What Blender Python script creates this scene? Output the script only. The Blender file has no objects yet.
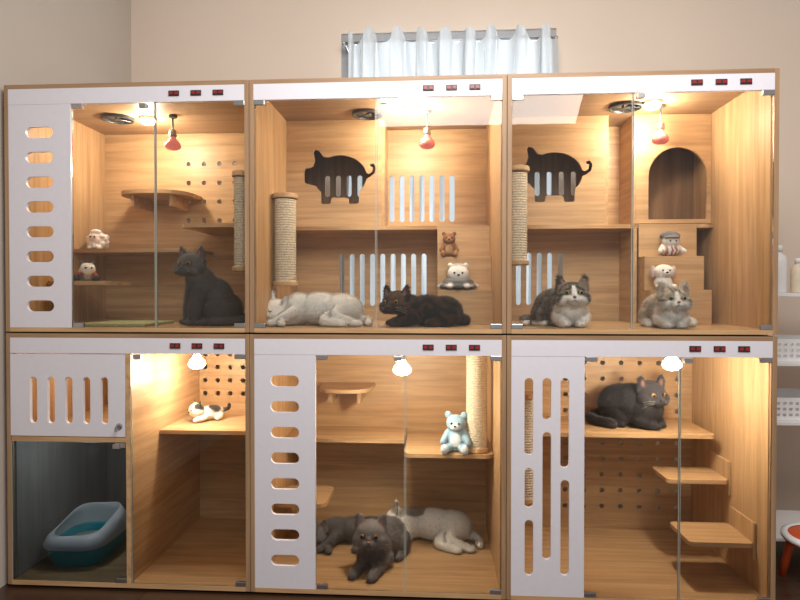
import bpy, bmesh, math, random
import numpy as np
from mathutils import Vector, Matrix, Euler, noise
R = math.radians
S = bpy.context.scene
C = S.collection
random.seed(4); RNG = np.random.default_rng(7)
I4 = Matrix.Identity(4)

# ---------------------------------------------------------------- camera
CP = Vector((0, -2.4, 1.24))
CE = Euler((R(90 - 0.76), 0, R(3.53)))
CR = CE.to_matrix()
cd = bpy.data.cameras.new('camera'); cam = bpy.data.objects.new('camera', cd); C.objects.link(cam)
cam.location = CP; cam.rotation_euler = CE
cd.sensor_width = 36; cd.lens = 27; cd.clip_start = .05
S.camera = cam
S.view_settings.view_transform = 'Standard'
S.view_settings.look = 'None'

def at(px, py, Y):
    d = CR @ Vector(((px - 400) / 600, -(py - 300) / 600, -1))
    return CP + d * ((Y - CP.y) / d.y)

# ---------------------------------------------------------------- materials
def newmat(name):
    m = bpy.data.materials.new(name); m.use_nodes = True
    return m, m.node_tree, m.node_tree.nodes['Principled BSDF']

def plain(name, col, rough=.5, metal=0, emis=None, es=0, var=.06, bump=0, nscale=40, sheen=0):
    m, t, p = newmat(name)
    p.inputs['Roughness'].default_value = rough
    p.inputs['Metallic'].default_value = metal
    if sheen: p.inputs['Sheen Weight'].default_value = sheen
    tc = t.nodes.new('ShaderNodeTexCoord'); n = t.nodes.new('ShaderNodeTexNoise')
    n.inputs['Scale'].default_value = nscale; n.inputs['Detail'].default_value = 4
    t.links.new(tc.outputs['Object'], n.inputs['Vector'])
    r = t.nodes.new('ShaderNodeValToRGB')
    r.color_ramp.elements[0].color = tuple(c * (1 - var) for c in col) + (1,)
    r.color_ramp.elements[1].color = tuple(min(1, c * (1 + var)) for c in col) + (1,)
    r.color_ramp.elements[0].position = .3; r.color_ramp.elements[1].position = .7
    t.links.new(n.outputs['Fac'], r.inputs['Fac']); t.links.new(r.outputs['Color'], p.inputs['Base Color'])
    if bump:
        b = t.nodes.new('ShaderNodeBump'); b.inputs['Strength'].default_value = bump; b.inputs['Distance'].default_value = .004
        t.links.new(n.outputs['Fac'], b.inputs['Height']); t.links.new(b.outputs['Normal'], p.inputs['Normal'])
    if emis:
        p.inputs['Emission Color'].default_value = tuple(emis) + (1,); p.inputs['Emission Strength'].default_value = es
    return m

def wood(name, c1, c2, axis='X', rough=.45):
    m, t, p = newmat(name)
    p.inputs['Roughness'].default_value = rough
    tc = t.nodes.new('ShaderNodeTexCoord'); mp = t.nodes.new('ShaderNodeMapping')
    sc = {'X': (1.2, 22, 22), 'Y': (22, 1.2, 22), 'Z': (22, 22, 1.2)}[axis]
    mp.inputs['Scale'].default_value = sc
    t.links.new(tc.outputs['Object'], mp.inputs['Vector'])
    n = t.nodes.new('ShaderNodeTexNoise'); n.inputs['Scale'].default_value = 1.6; n.inputs['Detail'].default_value = 7
    n.inputs['Roughness'].default_value = .65; n.inputs['Distortion'].default_value = .6
    t.links.new(mp.outputs['Vector'], n.inputs['Vector'])
    r = t.nodes.new('ShaderNodeValToRGB')
    r.color_ramp.elements[0].position = .32; r.color_ramp.elements[0].color = tuple(c1) + (1,)
    r.color_ramp.elements[1].position = .62; r.color_ramp.elements[1].color = tuple(c2) + (1,)
    t.links.new(n.outputs['Fac'], r.inputs['Fac']); t.links.new(r.outputs['Color'], p.inputs['Base Color'])
    b = t.nodes.new('ShaderNodeBump'); b.inputs['Strength'].default_value = .12; b.inputs['Distance'].default_value = .002
    t.links.new(n.outputs['Fac'], b.inputs['Height']); t.links.new(b.outputs['Normal'], p.inputs['Normal'])
    return m

def glassmat(name, tint, refl=1.0):
    m = bpy.data.materials.new(name); m.use_nodes = True; t = m.node_tree; t.nodes.clear()
    o = t.nodes.new('ShaderNodeOutputMaterial'); mx = t.nodes.new('ShaderNodeMixShader')
    tr = t.nodes.new('ShaderNodeBsdfTransparent'); g = t.nodes.new('ShaderNodeBsdfGlossy')
    tr.inputs['Color'].default_value = tuple(tint) + (1,)
    g.inputs['Roughness'].default_value = .02
    f = t.nodes.new('ShaderNodeFresnel'); f.inputs['IOR'].default_value = 1.35
    mu = t.nodes.new('ShaderNodeMath'); mu.operation = 'MULTIPLY'; mu.inputs[1].default_value = refl
    t.links.new(f.outputs[0], mu.inputs[0]); t.links.new(mu.outputs[0], mx.inputs[0])
    t.links.new(tr.outputs[0], mx.inputs[1]); t.links.new(g.outputs[0], mx.inputs[2]); t.links.new(mx.outputs[0], o.inputs[0])
    return m

WC1, WC2 = (.38, .228, .108), (.57, .365, .190)
M = {}
M['wood'] = wood('oak_across', WC1, WC2, 'X')
M['woodz'] = wood('oak_upright', WC1, WC2, 'Z')
M['woody'] = wood('oak_deep', WC1, WC2, 'Y')
M['frame'] = wood('oak_frame', (.25, .15, .082), (.36, .23, .13), 'Z')
M['framex'] = wood('oak_frame_across', (.25, .15, .082), (.36, .23, .13), 'X')
M['shadewood'] = wood('shaded_oak', (.17, .09, .045), (.26, .15, .078), 'Z')  # oak darkened in its colour to stand for unlit hollows
M['white'] = plain('white_laminate', (.66, .655, .73), .35, var=.015)
M['glass'] = glassmat('clear_glass', (.975, .985, .98), 1.5)
M['tint'] = glassmat('tinted_glass', (.58, .66, .72), 1.3)
M['gedge'] = plain('glass_edge', (.36, .38, .34), .2)
M['metal'] = plain('brushed_metal', (.5, .5, .52), .3, 1)
M['black'] = plain('black_plastic', (.02, .02, .022), .4)
M['dark'] = plain('dark_metal', (.08, .075, .07), .35, .6)
M['red'] = plain('red_rocker', (.22, .015, .015), .3, emis=(1, .05, .03), es=.04)
M['sisal'] = plain('sisal_rope', (.56, .48, .36), .9, var=.30, bump=.6, nscale=160)
M['glow'] = plain('lamp_glow', (1, .95, .88), .4, emis=(1, .94, .82), es=80)
M['redbulb'] = plain('red_bulb_glass', (.60, .10, .08), .05, .35, emis=(1, .32, .24), es=.35, var=.3, nscale=30)
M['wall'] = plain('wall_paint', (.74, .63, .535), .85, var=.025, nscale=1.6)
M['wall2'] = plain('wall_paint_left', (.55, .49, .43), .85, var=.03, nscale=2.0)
M['teal'] = plain('teal_plastic', (.02, .42, .50), .3)
M['whiteplastic'] = plain('white_plastic', (.82, .82, .84), .35, var=.02)
M['dimwall'] = wood('grey_dim_tone', (.17, .155, .14), (.24, .22, .20), 'Z')  # wood toned grey, dimness behind the tinted glass put into its colour
M['litter'] = plain('cat_litter', (.5, .48, .43), .95, var=.3, nscale=200, bump=.6)
M['mat'] = plain('woven_green_mat', (.42, .45, .22), .9, var=.2, nscale=120, bump=.4)
M['nose'] = plain('nose_skin', (.28, .11, .10), .4)
M['darknose'] = plain('dark_nose_skin', (.02, .018, .018), .35)
M['line'] = plain('dark_line', (.015, .012, .012), .6)
M['whisker'] = plain('whisker', (.5, .48, .46), .5)
M['bead'] = plain('black_bead', (.01, .01, .01), .15)

def floormat():
    m, t, p = newmat('dark_wood_floor'); p.inputs['Roughness'].default_value = .3
    tc = t.nodes.new('ShaderNodeTexCoord'); br = t.nodes.new('ShaderNodeTexBrick')
    br.inputs['Scale'].default_value = 1; br.inputs['Brick Width'].default_value = 1.2; br.inputs['Row Height'].default_value = .13
    br.inputs['Mortar Size'].default_value = .003
    br.inputs['Color1'].default_value = (.05, .025, .014, 1); br.inputs['Color2'].default_value = (.075, .038, .02, 1); br.inputs['Mortar'].default_value = (.01, .006, .004, 1)
    t.links.new(tc.outputs['Object'], br.inputs['Vector']); t.links.new(br.outputs['Color'], p.inputs['Base Color'])
    return m
M['floor'] = floormat()

def curtainmat():
    m = bpy.data.materials.new('sheer_white_curtain'); m.use_nodes = True; t = m.node_tree; t.nodes.clear()
    o = t.nodes.new('ShaderNodeOutputMaterial'); mx = t.nodes.new('ShaderNodeMixShader'); mx.inputs[0].default_value = .45
    d = t.nodes.new('ShaderNodeBsdfDiffuse'); tr = t.nodes.new('ShaderNodeBsdfTranslucent')
    n = t.nodes.new('ShaderNodeTexNoise'); n.inputs['Scale'].default_value = 60
    r = t.nodes.new('ShaderNodeValToRGB'); r.color_ramp.elements[0].color = (.58, .61, .62, 1); r.color_ramp.elements[1].color = (.70, .73, .74, 1)
    t.links.new(n.outputs['Fac'], r.inputs['Fac'])
    t.links.new(r.outputs['Color'], d.inputs['Color']); t.links.new(r.outputs['Color'], tr.inputs['Color'])
    t.links.new(d.outputs[0], mx.inputs[1]); t.links.new(tr.outputs[0], mx.inputs[2]); t.links.new(mx.outputs[0], o.inputs[0])
    return m
M['curtain'] = curtainmat()

def furmat(name, lo, hi, bump):
    m, t, p = newmat(name); p.inputs['Roughness'].default_value = .9
    p.inputs['Specular IOR Level'].default_value = .12
    p.inputs['Sheen Weight'].default_value = .12; p.inputs['Sheen Roughness'].default_value = .5
    a = t.nodes.new('ShaderNodeAttribute'); a.attribute_name = 'Col'
    tc = t.nodes.new('ShaderNodeTexCoord'); n = t.nodes.new('ShaderNodeTexNoise'); n.inputs['Scale'].default_value = 170; n.inputs['Detail'].default_value = 5
    t.links.new(tc.outputs['Object'], n.inputs['Vector'])
    r = t.nodes.new('ShaderNodeMapRange'); r.inputs['To Min'].default_value = lo; r.inputs['To Max'].default_value = hi
    t.links.new(n.outputs['Fac'], r.inputs['Value'])
    mx = t.nodes.new('ShaderNodeVectorMath'); mx.operation = 'SCALE'
    t.links.new(a.outputs['Color'], mx.inputs[0]); t.links.new(r.outputs['Result'], mx.inputs['Scale'])
    t.links.new(mx.outputs['Vector'], p.inputs['Base Color'])
    if bump:
        b = t.nodes.new('ShaderNodeBump'); b.inputs['Strength'].default_value = .6; b.inputs['Distance'].default_value = .004
        t.links.new(n.outputs['Fac'], b.inputs['Height']); t.links.new(b.outputs['Normal'], p.inputs['Normal'])
    return m
M['fur'] = furmat('short_fur', .65, 1.35, True)
M['hair'] = furmat('fur_strands', .85, 1.15, False)

def eyemat(name, iris, pr):
    m, t, p = newmat(name); p.inputs['Roughness'].default_value = .1
    tc = t.nodes.new('ShaderNodeTexCoord'); sp = t.nodes.new('ShaderNodeSeparateXYZ'); t.links.new(tc.outputs['Object'], sp.inputs[0])
    cb = t.nodes.new('ShaderNodeCombineXYZ'); t.links.new(sp.outputs['Y'], cb.inputs['Y']); t.links.new(sp.outputs['Z'], cb.inputs['Z'])
    l = t.nodes.new('ShaderNodeVectorMath'); l.operation = 'LENGTH'; t.links.new(cb.outputs[0], l.inputs[0])
    mr = t.nodes.new('ShaderNodeMapRange'); mr.inputs['From Max'].default_value = .012; t.links.new(l.outputs['Value'], mr.inputs['Value'])
    r = t.nodes.new('ShaderNodeValToRGB'); r.color_ramp.interpolation = 'CONSTANT'
    r.color_ramp.elements[0].color = (.004, .004, .004, 1); r.color_ramp.elements[1].position = pr; r.color_ramp.elements[1].color = tuple(iris) + (1,)
    e = r.color_ramp.elements.new(.84); e.color = (.01, .008, .006, 1)
    t.links.new(mr.outputs['Result'], r.inputs['Fac']); t.links.new(r.outputs['Color'], p.inputs['Base Color'])
    return m
M['eye_amber'] = eyemat('amber_eye', (.22, .125, .045), .50)
M['eye_green'] = eyemat('green_eye', (.28, .27, .12), .50)

# ---------------------------------------------------------------- helpers
def wm(o):
    w = o.matrix_basis.copy()
    if o.parent: w = wm(o.parent) @ o.matrix_parent_inverse @ w
    return w

def finish(name, me, mat, parent=None, keep=True, smooth=False, label=None):
    mats = mat if isinstance(mat, (list, tuple)) else [mat]
    me.materials.clear()
    for m in mats: me.materials.append(m)
    me.name = name
    if smooth:
        for p in me.polygons: p.use_smooth = True
    o = bpy.data.objects.new(name, me); C.objects.link(o)
    if parent:
        o.parent = parent
        if keep: o.matrix_parent_inverse = wm(parent).inverted()
    if label: o['label'] = label
    return o

def obj(name, bm, mat, parent=None, keep=True, smooth=False, label=None, bevel=0):
    bmesh.ops.recalc_face_normals(bm, faces=bm.faces)
    me = bpy.data.meshes.new(name); bm.to_mesh(me); bm.free()
    o = finish(name, me, mat, parent, keep, smooth, label)
    if bevel:
        b = o.modifiers.new('bevel', 'BEVEL'); b.width = bevel; b.segments = 2; b.limit_method = 'ANGLE'
    return o

def tag(o, label, cat, group=None):
    o['label'] = label; o['category'] = cat
    if group: o['group'] = group
    return o

def thing(name, loc, label, cat, group=None, rz=0):
    o = bpy.data.objects.new(name, None); C.objects.link(o); o.empty_display_size = .05
    o.location = loc; o.rotation_euler = (0, 0, rz)
    return tag(o, label, cat, group)

def struct(o): o['kind'] = 'structure'; return o

def B(): return bmesh.new()
def box(bm, x0, x1, y0, y1, z0, z1, mi=0):
    r = bmesh.ops.create_cube(bm, size=1, matrix=Matrix.Translation(((x0 + x1) / 2, (y0 + y1) / 2, (z0 + z1) / 2)) @ Matrix.Diagonal((x1 - x0, y1 - y0, z1 - z0, 1)))
    for v in r['verts']:
        for f in v.link_faces: f.material_index = mi
    return bm
def cyl(bm, p0, p1, r0, r1=None, seg=20):
    p0 = Vector(p0); p1 = Vector(p1); d = p1 - p0; r1 = r0 if r1 is None else r1
    mt = Matrix.Translation((p0 + p1) / 2) @ d.to_track_quat('Z', 'Y').to_matrix().to_4x4()
    bmesh.ops.create_cone(bm, cap_ends=True, segments=seg, radius1=max(r0, 1e-5), radius2=max(r1, 1e-5), depth=d.length, matrix=mt)
    return bm
def ball(bm, c, r, rot=None, sub=3):
    if not isinstance(r, (tuple, list)): r = (r, r, r)
    mt = Matrix.Translation(c) @ (rot.to_4x4() if rot else I4) @ Matrix.Diagonal((*r, 1))
    bmesh.ops.create_icosphere(bm, subdivisions=sub, radius=1, matrix=mt)
    return bm
def lathe(bm, prof, c=(0, 0, 0), seg=28, cap=True):
    rings = []
    for r, z in prof:
        rings.append([bm.verts.new((c[0] + r * math.cos(2 * math.pi * k / seg), c[1] + r * math.sin(2 * math.pi * k / seg), c[2] + z)) for k in range(seg)])
    for a, b in zip(rings, rings[1:]):
        for k in range(seg): bm.faces.new((a[k], a[(k + 1) % seg], b[(k + 1) % seg], b[k]))
    if cap:
        bm.faces.new(rings[0][::-1]); bm.faces.new(rings[-1])
    return bm
def tube(bm, pts, r, seg=8):
    for a, b in zip(pts, pts[1:]): cyl(bm, a, b, r, seg=seg)
    return bm

def pill(cx, cy, w, h, n=8):
    r = min(w, h) / 2; pts = []
    if w >= h:
        for k in range(n + 1): a = -math.pi / 2 + math.pi * k / n; pts.append((cx + w / 2 - r + r * math.cos(a), cy + r * math.sin(a)))
        for k in range(n + 1): a = math.pi / 2 + math.pi * k / n; pts.append((cx - w / 2 + r + r * math.cos(a), cy + r * math.sin(a)))
    else:
        for k in range(n + 1): a = math.pi * k / n; pts.append((cx + r * math.cos(a), cy + h / 2 - r + r * math.sin(a)))
        for k in range(n + 1): a = math.pi + math.pi * k / n; pts.append((cx + r * math.cos(a), cy - h / 2 + r + r * math.sin(a)))
    return pts
def rrect(x0, x1, y0, y1, r, n=5):
    pts = []
    for cx, cy, a0 in ((x1 - r, y0 + r, -90), (x1 - r, y1 - r, 0), (x0 + r, y1 - r, 90), (x0 + r, y0 + r, 180)):
        for k in range(n + 1): a = R(a0 + 90 * k / n); pts.append((cx + r * math.cos(a), cy + r * math.sin(a)))
    return pts
def circ(cx, cy, r, n=14): return [(cx + r * math.cos(2 * math.pi * k / n), cy + r * math.sin(2 * math.pi * k / n)) for k in range(n)]

def plate(name, outer, holes, th, frame, mat, parent=None, label=None):
    """flat board with holes; frame maps local xy (z = thickness) to the world"""
    cu = bpy.data.curves.new('tmp', 'CURVE'); cu.dimensions = '2D'; cu.fill_mode = 'BOTH'; cu.extrude = th / 2
    for poly in [outer] + holes:
        s = cu.splines.new('POLY'); s.points.add(len(poly) - 1)
        for p, q in zip(s.points, poly): p.co = (q[0], q[1], 0, 1)
        s.use_cyclic_u = True
    o = bpy.data.objects.new('tmp', cu); C.objects.link(o)
    dg = bpy.context.evaluated_depsgraph_get(); dg.update()
    me = bpy.data.meshes.new_from_object(o.evaluated_get(dg))
    bpy.data.objects.remove(o); bpy.data.curves.remove(cu)
    me.transform(frame)
    return finish(name, me, mat, parent, label=label)
def XZ(Y): return Matrix.Translation((0, Y, 0)) @ Matrix.Rotation(R(90), 4, 'X')
def XY(Z): return Matrix.Translation((0, 0, Z))

# ---------------------------------------------------------------- blobs: animals and plush toys
class Blob:
    def __init__(s): s.p = []; s.paint = []
    def e(s, c, r, col, rot=None, Mx=None, sub=3):
        if not isinstance(r, (tuple, list)): r = (r, r, r)
        m = Matrix.Translation(c) @ (rot.to_matrix().to_4x4() if rot else I4)
        if Mx is not None: m = Mx @ m
        s.p.append(('e', m @ Matrix.Diagonal((*r, 1)), col, min(r), sub))
    def limb(s, pts, rs, col, Mx=None):
        pts = [Vector(p) for p in pts]
        for i in range(len(pts) - 1):
            L = (pts[i + 1] - pts[i]).length; n = max(2, int(L / (min(rs[i], rs[i + 1]) * .4)))
            for k in range(n + 1):
                t = k / n; s.e(pts[i].lerp(pts[i + 1], t), rs[i] * (1 - t) + rs[i + 1] * t, col, Mx=Mx, sub=2)
    def smooth_limb(s, pts, rs, col, Mx=None):
        pts = [Vector(p) for p in pts]; P = [pts[0]] + pts + [pts[-1]]; out = []; ro = []
        for i in range(1, len(P) - 2):
            for k in range(4):
                t = k / 4; a, b, c, d = P[i - 1], P[i], P[i + 1], P[i + 2]
                out.append(.5 * ((2 * b) + (c - a) * t + (2 * a - 5 * b + 4 * c - d) * t * t + (3 * b - a - 3 * c + d) * t ** 3))
                ro.append(rs[i - 1] * (1 - t) + rs[i] * t)
        out.append(pts[-1]); ro.append(rs[-1]); s.limb(out, ro, col, Mx)
    def cone(s, base, tip, r, flat, col, Mx=None):
        base = Vector(base); tip = Vector(tip); z = (tip - base).normalized(); x = Vector((1, 0, 0)); x = (x - z * x.dot(z)).normalized(); y = z.cross(x)
        rot = Matrix((x, y, z)).transposed().to_4x4(); m = Matrix.Translation((base + tip) / 2) @ rot @ Matrix.Diagonal((r * flat, r, (tip - base).length / 2, 1))
        if Mx is not None: m = Mx @ m
        s.p.append(('c', m, col, r * .6, 0))
    def pt(s, c, r, col, Mx=None, kind='solid', amt=1, freq=100, axis=0, soft=.18):
        if not isinstance(r, (tuple, list)): r = (r, r, r)
        m = Matrix.Translation(c)
        if Mx is not None: m = Mx @ m
        s.paint.append((m @ Matrix.Diagonal((*r, 1)), col, kind, amt, freq, axis, soft))
    def build(s, name, parent, voxel=.0045, it=4, label=None, mat=None):
        bm = B()
        for k, m, col, mr, sub in s.p:
            if k == 'e': bmesh.ops.create_icosphere(bm, subdivisions=sub, radius=1, matrix=m)
            else: bmesh.ops.create_cone(bm, cap_ends=True, segments=14, radius1=1, radius2=.18, depth=2, matrix=m)
        me = bpy.data.meshes.new('tmp'); bm.to_mesh(me); bm.free()
        o = bpy.data.objects.new('tmp', me); C.objects.link(o)
        rm = o.modifiers.new('r', 'REMESH'); rm.mode = 'VOXEL'; rm.voxel_size = voxel
        sm = o.modifiers.new('s', 'SMOOTH'); sm.factor = .5; sm.iterations = it
        dg = bpy.context.evaluated_depsgraph_get(); dg.update()
        out = bpy.data.meshes.new_from_object(o.evaluated_get(dg)); bpy.data.objects.remove(o)
        N = len(out.vertices); co = np.empty(N * 3); out.vertices.foreach_get('co', co); co = co.reshape(-1, 3)
        acc = np.zeros((N, 3)); W = np.zeros(N); h = np.c_[co, np.ones(N)]
        for k, m, col, mr, sub in s.p:
            q = (h @ np.array(m.inverted()).T)[:, :3]; d = (np.linalg.norm(q, axis=1) - 1) * mr
            w = np.exp(-np.clip(d, -.02, 1) / .004); acc += w[:, None] * np.array(col[:3]); W += w
        acc /= np.maximum(W, 1e-30)[:, None]
        nz = np.array([noise.noise(Vector(v) * 55) for v in co])
        for m, col, kind, amt, fr, ax, soft in s.paint:
            mi = m.inverted(); q = (h @ np.array(mi).T)[:, :3]; d = np.linalg.norm(q, axis=1) + nz * .16
            k = np.clip((1 + soft - d) / (2 * soft), 0, 1)
            if kind == 'stripe':
                k = k * np.clip(.5 + 2.2 * np.sin(co[:, ax] * fr + nz * 2.2), 0, 1)
            elif kind == 'patch':
                nn = np.array([noise.noise(Vector(v) * fr) for v in co]); k = k * np.clip(.5 + nn * 6, 0, 1)
            k = (k * amt)[:, None]; acc = acc * (1 - k) + np.array(col[:3]) * k
        a = out.color_attributes.new('Col', 'FLOAT_COLOR', 'POINT')
        a.data.foreach_set('color', np.c_[acc, np.ones(N)].ravel())
        return finish(name, out, mat or M['fur'], parent, keep=False, smooth=True, label=label)

def add_fur(root, body, Mx, n=36000, L=.018, wid=.0019):
    me = body.data; co = np.empty(len(me.vertices) * 3); me.vertices.foreach_get('co', co); co = co.reshape(-1, 3)
    no = np.empty(len(co) * 3); me.vertices.foreach_get('normal', no); no = no.reshape(-1, 3)
    cl = np.empty(len(co) * 4); me.color_attributes['Col'].data.foreach_get('color', cl); cl = cl.reshape(-1, 4)[:, :3]
    idx = RNG.integers(0, len(co), n)
    p = co[idx] + RNG.normal(0, .0018, (n, 3)); nm = no[idx]; c = cl[idx]
    p -= nm * ((p - co[idx]) * nm).sum(1)[:, None]
    def loc(v): return np.array(Mx @ Vector(v))
    hc = loc((0, 0, 0)); dh = np.linalg.norm(p - hc, axis=1); nosep = loc((.068, 0, -.008))
    flow = np.tile(np.array([-.8, 0, -.55]), (n, 1)) + RNG.normal(0, .28, (n, 3))
    inh = np.clip((.10 - dh) / .03, 0, 1)[:, None]; away = p - nosep; away /= np.linalg.norm(away, axis=1)[:, None] + 1e-9
    flow = flow * (1 - inh) + away * inh
    flow -= nm * (flow * nm).sum(1)[:, None]; flow /= np.linalg.norm(flow, axis=1)[:, None] + 1e-9
    ln = L * RNG.uniform(.6, 1.25, n) * (1 - .68 * inh[:, 0]) * np.where(p[:, 2] < .03, .55, 1)
    d = flow * .74 + nm * .60; tip = p + d * ln[:, None]; tip[:, 2] = np.maximum(tip[:, 2], .001)
    side = np.cross(flow, nm) * wid / 2
    keep = np.ones(n, bool)
    for q in ((.05, .0255, .007), (.05, -.0255, .007), (.068, 0, -.008)): keep &= np.linalg.norm(p - loc(q), axis=1) > .0155
    p, tip, side, nm, c = p[keep], tip[keep], side[keep], nm[keep], c[keep]; n = len(p)
    p = p - nm * .001
    v = np.stack([p - side, p + side, tip], 1).reshape(-1, 3)
    fm = bpy.data.meshes.new('fur'); fm.vertices.add(3 * n); fm.vertices.foreach_set('co', v.ravel())
    fm.loops.add(3 * n); fm.loops.foreach_set('vertex_index', np.arange(3 * n)); fm.polygons.add(n)
    fm.polygons.foreach_set('loop_start', np.arange(n) * 3); fm.update(calc_edges=True)
    var = RNG.uniform(.60, 1.42, n)[:, None]; c = c * var
    cc = np.stack([c * .75, c * .75, c * 1.22], 1).reshape(-1, 3)
    a = fm.color_attributes.new('Col', 'FLOAT_COLOR', 'POINT'); a.data.foreach_set('color', np.c_[np.clip(cc, 0, .95), np.ones(3 * n)].ravel())
    nn = nm + RNG.normal(0, .20, nm.shape); nn /= np.linalg.norm(nn, axis=1)[:, None]
    for pl in fm.polygons: pl.use_smooth = True
    fm.normals_split_custom_set_from_vertices(np.repeat(nn, 3, 0).tolist())
    o = finish('fur', fm, M['hair'], root, keep=False); o['kind'] = 'stuff'
    return o

HS = 1.13
def HM(c, yaw=0, pitch=0, roll=0, hs=HS):
    return Matrix.Translation(c) @ Euler((R(roll), R(-pitch), R(yaw)), 'XYZ').to_matrix().to_4x4() @ Matrix.Scale(hs, 4)

def add_head(b, Mx, col, ear_in=(.32, .16, .13)):
    b.e((0, 0, 0), (.053, .060, .049), col, Mx=Mx)
    b.e((-.015, 0, .006), (.046, .055, .045), col, Mx=Mx)
    for s in (-1, 1):
        b.e((.016, s * .032, -.016), (.036, .035, .030), col, Mx=Mx)
        b.e((.048, s * .012, -.019), (.020, .017, .014), col, Mx=Mx, sub=2)
        b.cone((-.004, s * .036, .018), (-.006, s * .053, .077), .032, .42, col, Mx=Mx)
        b.pt((.012, s * .0450, .049), (.014, .011, .018), ear_in, Mx=Mx, amt=.6)
    b.e((.044, 0, -.002), (.022, .012, .014), col, Mx=Mx, sub=2)
    b.e((.043, 0, -.033), (.017, .016, .011), col, Mx=Mx, sub=2)

def face(root, Mx, eye='eye_amber', nose='nose', closed=False):
    for s in (-1, 1):
        if not closed:
            o = obj('eye', ball(B(), (0, 0, 0), (.0085, .0118, .0100)), M[eye], root, keep=False, smooth=True)
            o.matrix_basis = Mx @ Matrix.Translation((.0485, s * .0255, .007)) @ Matrix.Rotation(R(s * 20), 4, 'Z')
        else:
            pts = [(.0515 - .004 * abs(t), s * .026 + .012 * t, .002 + .004 * t * t) for t in (-1, -.5, 0, .5, 1)]
            o = obj('closed_eye', tube(B(), pts, .0016), M['line'], root, keep=False); o.matrix_basis = Mx
    o = obj('nose', ball(B(), (0, 0, 0), (.006, .0072, .0048)), M[nose], root, keep=False, smooth=True); o.matrix_basis = Mx @ Matrix.Translation((.0670, 0, -.0085))
    pts = [(.0615, -.014, -.0255), (.066, -.007, -.027), (.068, 0, -.020), (.066, .007, -.027), (.0615, .014, -.0255)]
    o = obj('mouth', tube(B(), pts, .0011), M['line'], root, keep=False); o.matrix_basis = Mx
    bm = B()
    for s in (-1, 1):
        for k in range(3): tube(bm, [(.060, s * .020, -.016 - .004 * k), (.064, s * .055, -.012 - .008 * k), (.058, s * .080, -.018 - .012 * k)], .0003, 5)
    o = obj('whiskers', bm, M['whisker'], root, keep=False); o.matrix_basis = Mx

def cat_sit(label, loc, yaw, base, scale=1, hyaw=0, hpitch=0, paints=None, eye='eye_amber', nose='darknose', chest=None, group=None):
    root = thing('cat', loc, label, 'cat', group, R(yaw)); root.scale = (scale,) * 3
    b = Blob(); c = base; ch = chest or base
    b.e((-.095, 0, .085), (.110, .112, .088), c); b.e((-.055, 0, .140), (.100, .102, .110), c, Euler((0, R(22), 0)))
    b.e((.000, 0, .190), (.082, .088, .092), ch, Euler((0, R(15), 0))); b.e((.018, 0, .240), (.070, .074, .062), ch); b.e((.035, 0, .272), (.060, .064, .048), ch)
    for s in (-1, 1):
        b.limb([(.030, s * .046, .18), (.058, s * .040, .09), (.062, s * .037, .020)], [.044, .030, .025], ch)
        b.e((.080, s * .037, .017), (.031, .025, .017), ch)
        b.e((-.055, s * .085, .072), (.078, .044, .068), c)
        b.limb([(-.06, s * .10, .018), (.03, s * .088, .017)], [.022, .021], c); b.e((.045, s * .088, .015), (.026, .022, .015), c)
    b.smooth_limb([(-.175, 0, .035), (-.215, .07, .022), (-.15, .15, .022), (-.04, .160, .021), (.02, .14, .020)], [.030, .026, .024, .023, .019], c)
    Mx = HM((.060, 0, .312), hyaw, hpitch, hs=1.22)
    add_head(b, Mx, c)
    if paints: paints(b, Mx)
    bd = b.build('body', root); add_fur(root, bd, Mx); face(root, Mx, eye, nose)
    return root

def cat_loaf(label, loc, yaw, base, scale=1, hc=(.125, 0, .145), hyaw=0, hpitch=0, hroll=0, paints=None, eye='eye_amber', nose='nose', closed=False, reach=.0, bend=0, tail=1, group=None, low=0, fat=1.12, hs=1.16, L=.018, short=0):
    root = thing('cat', loc, label, 'cat', group, R(yaw)); root.scale = (scale,) * 3
    b = Blob(); c = base; f = fat; q = short
    b.e((-.115 + q, bend, .078 * f - low), (.088 * f, .082 * f, .078 * f - low), c); b.e((-.035 + q / 2, bend * .3, .082 * f - low), (.105, .078 * f, .081 * f - low), c)
    b.e((.055, 0, .080 * f - low * .6), (.066 * f, .068 * f, .078 * f - low * .6), c)
    hv = Vector(hc); b.limb([(.065, 0, .100), tuple(Vector((.065, 0, .100)).lerp(hv, .8))], [.062, .050], c)
    for s in (-1, 1):
        b.limb([(.060, s * .046, .045), (.105, s * .042, .024), (.135 + reach, s * (.036 + reach * .15), .019)], [.038, .025, .020], c)
        b.e((.148 + reach, s * (.036 + reach * .15), .017), (.028, .021, .016), c)
        b.e((-.105 + q, bend + s * .068, .054), (.070, .038, .052), c)
        b.limb([(-.09 + q, bend + s * .088, .019), (-.015, bend * .5 + s * .086, .017)], [.021, .018], c)
    b.smooth_limb([(-.19 + q, bend, .04), (-.240 + q, bend + .04 * tail, .024), (-.205 + q, bend + .12 * tail, .021), (-.10 + q, bend + .145 * tail, .020), (-.03, bend + .14 * tail, .018)], [.028, .024, .022, .021, .017], c)
    Mx = HM(hc, hyaw, hpitch, hroll, hs)
    add_head(b, Mx, c)
    if paints: paints(b, Mx)
    bd = b.build('body', root); add_fur(root, bd, Mx, L=L); face(root, Mx, eye, nose, closed)
    return root

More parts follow.
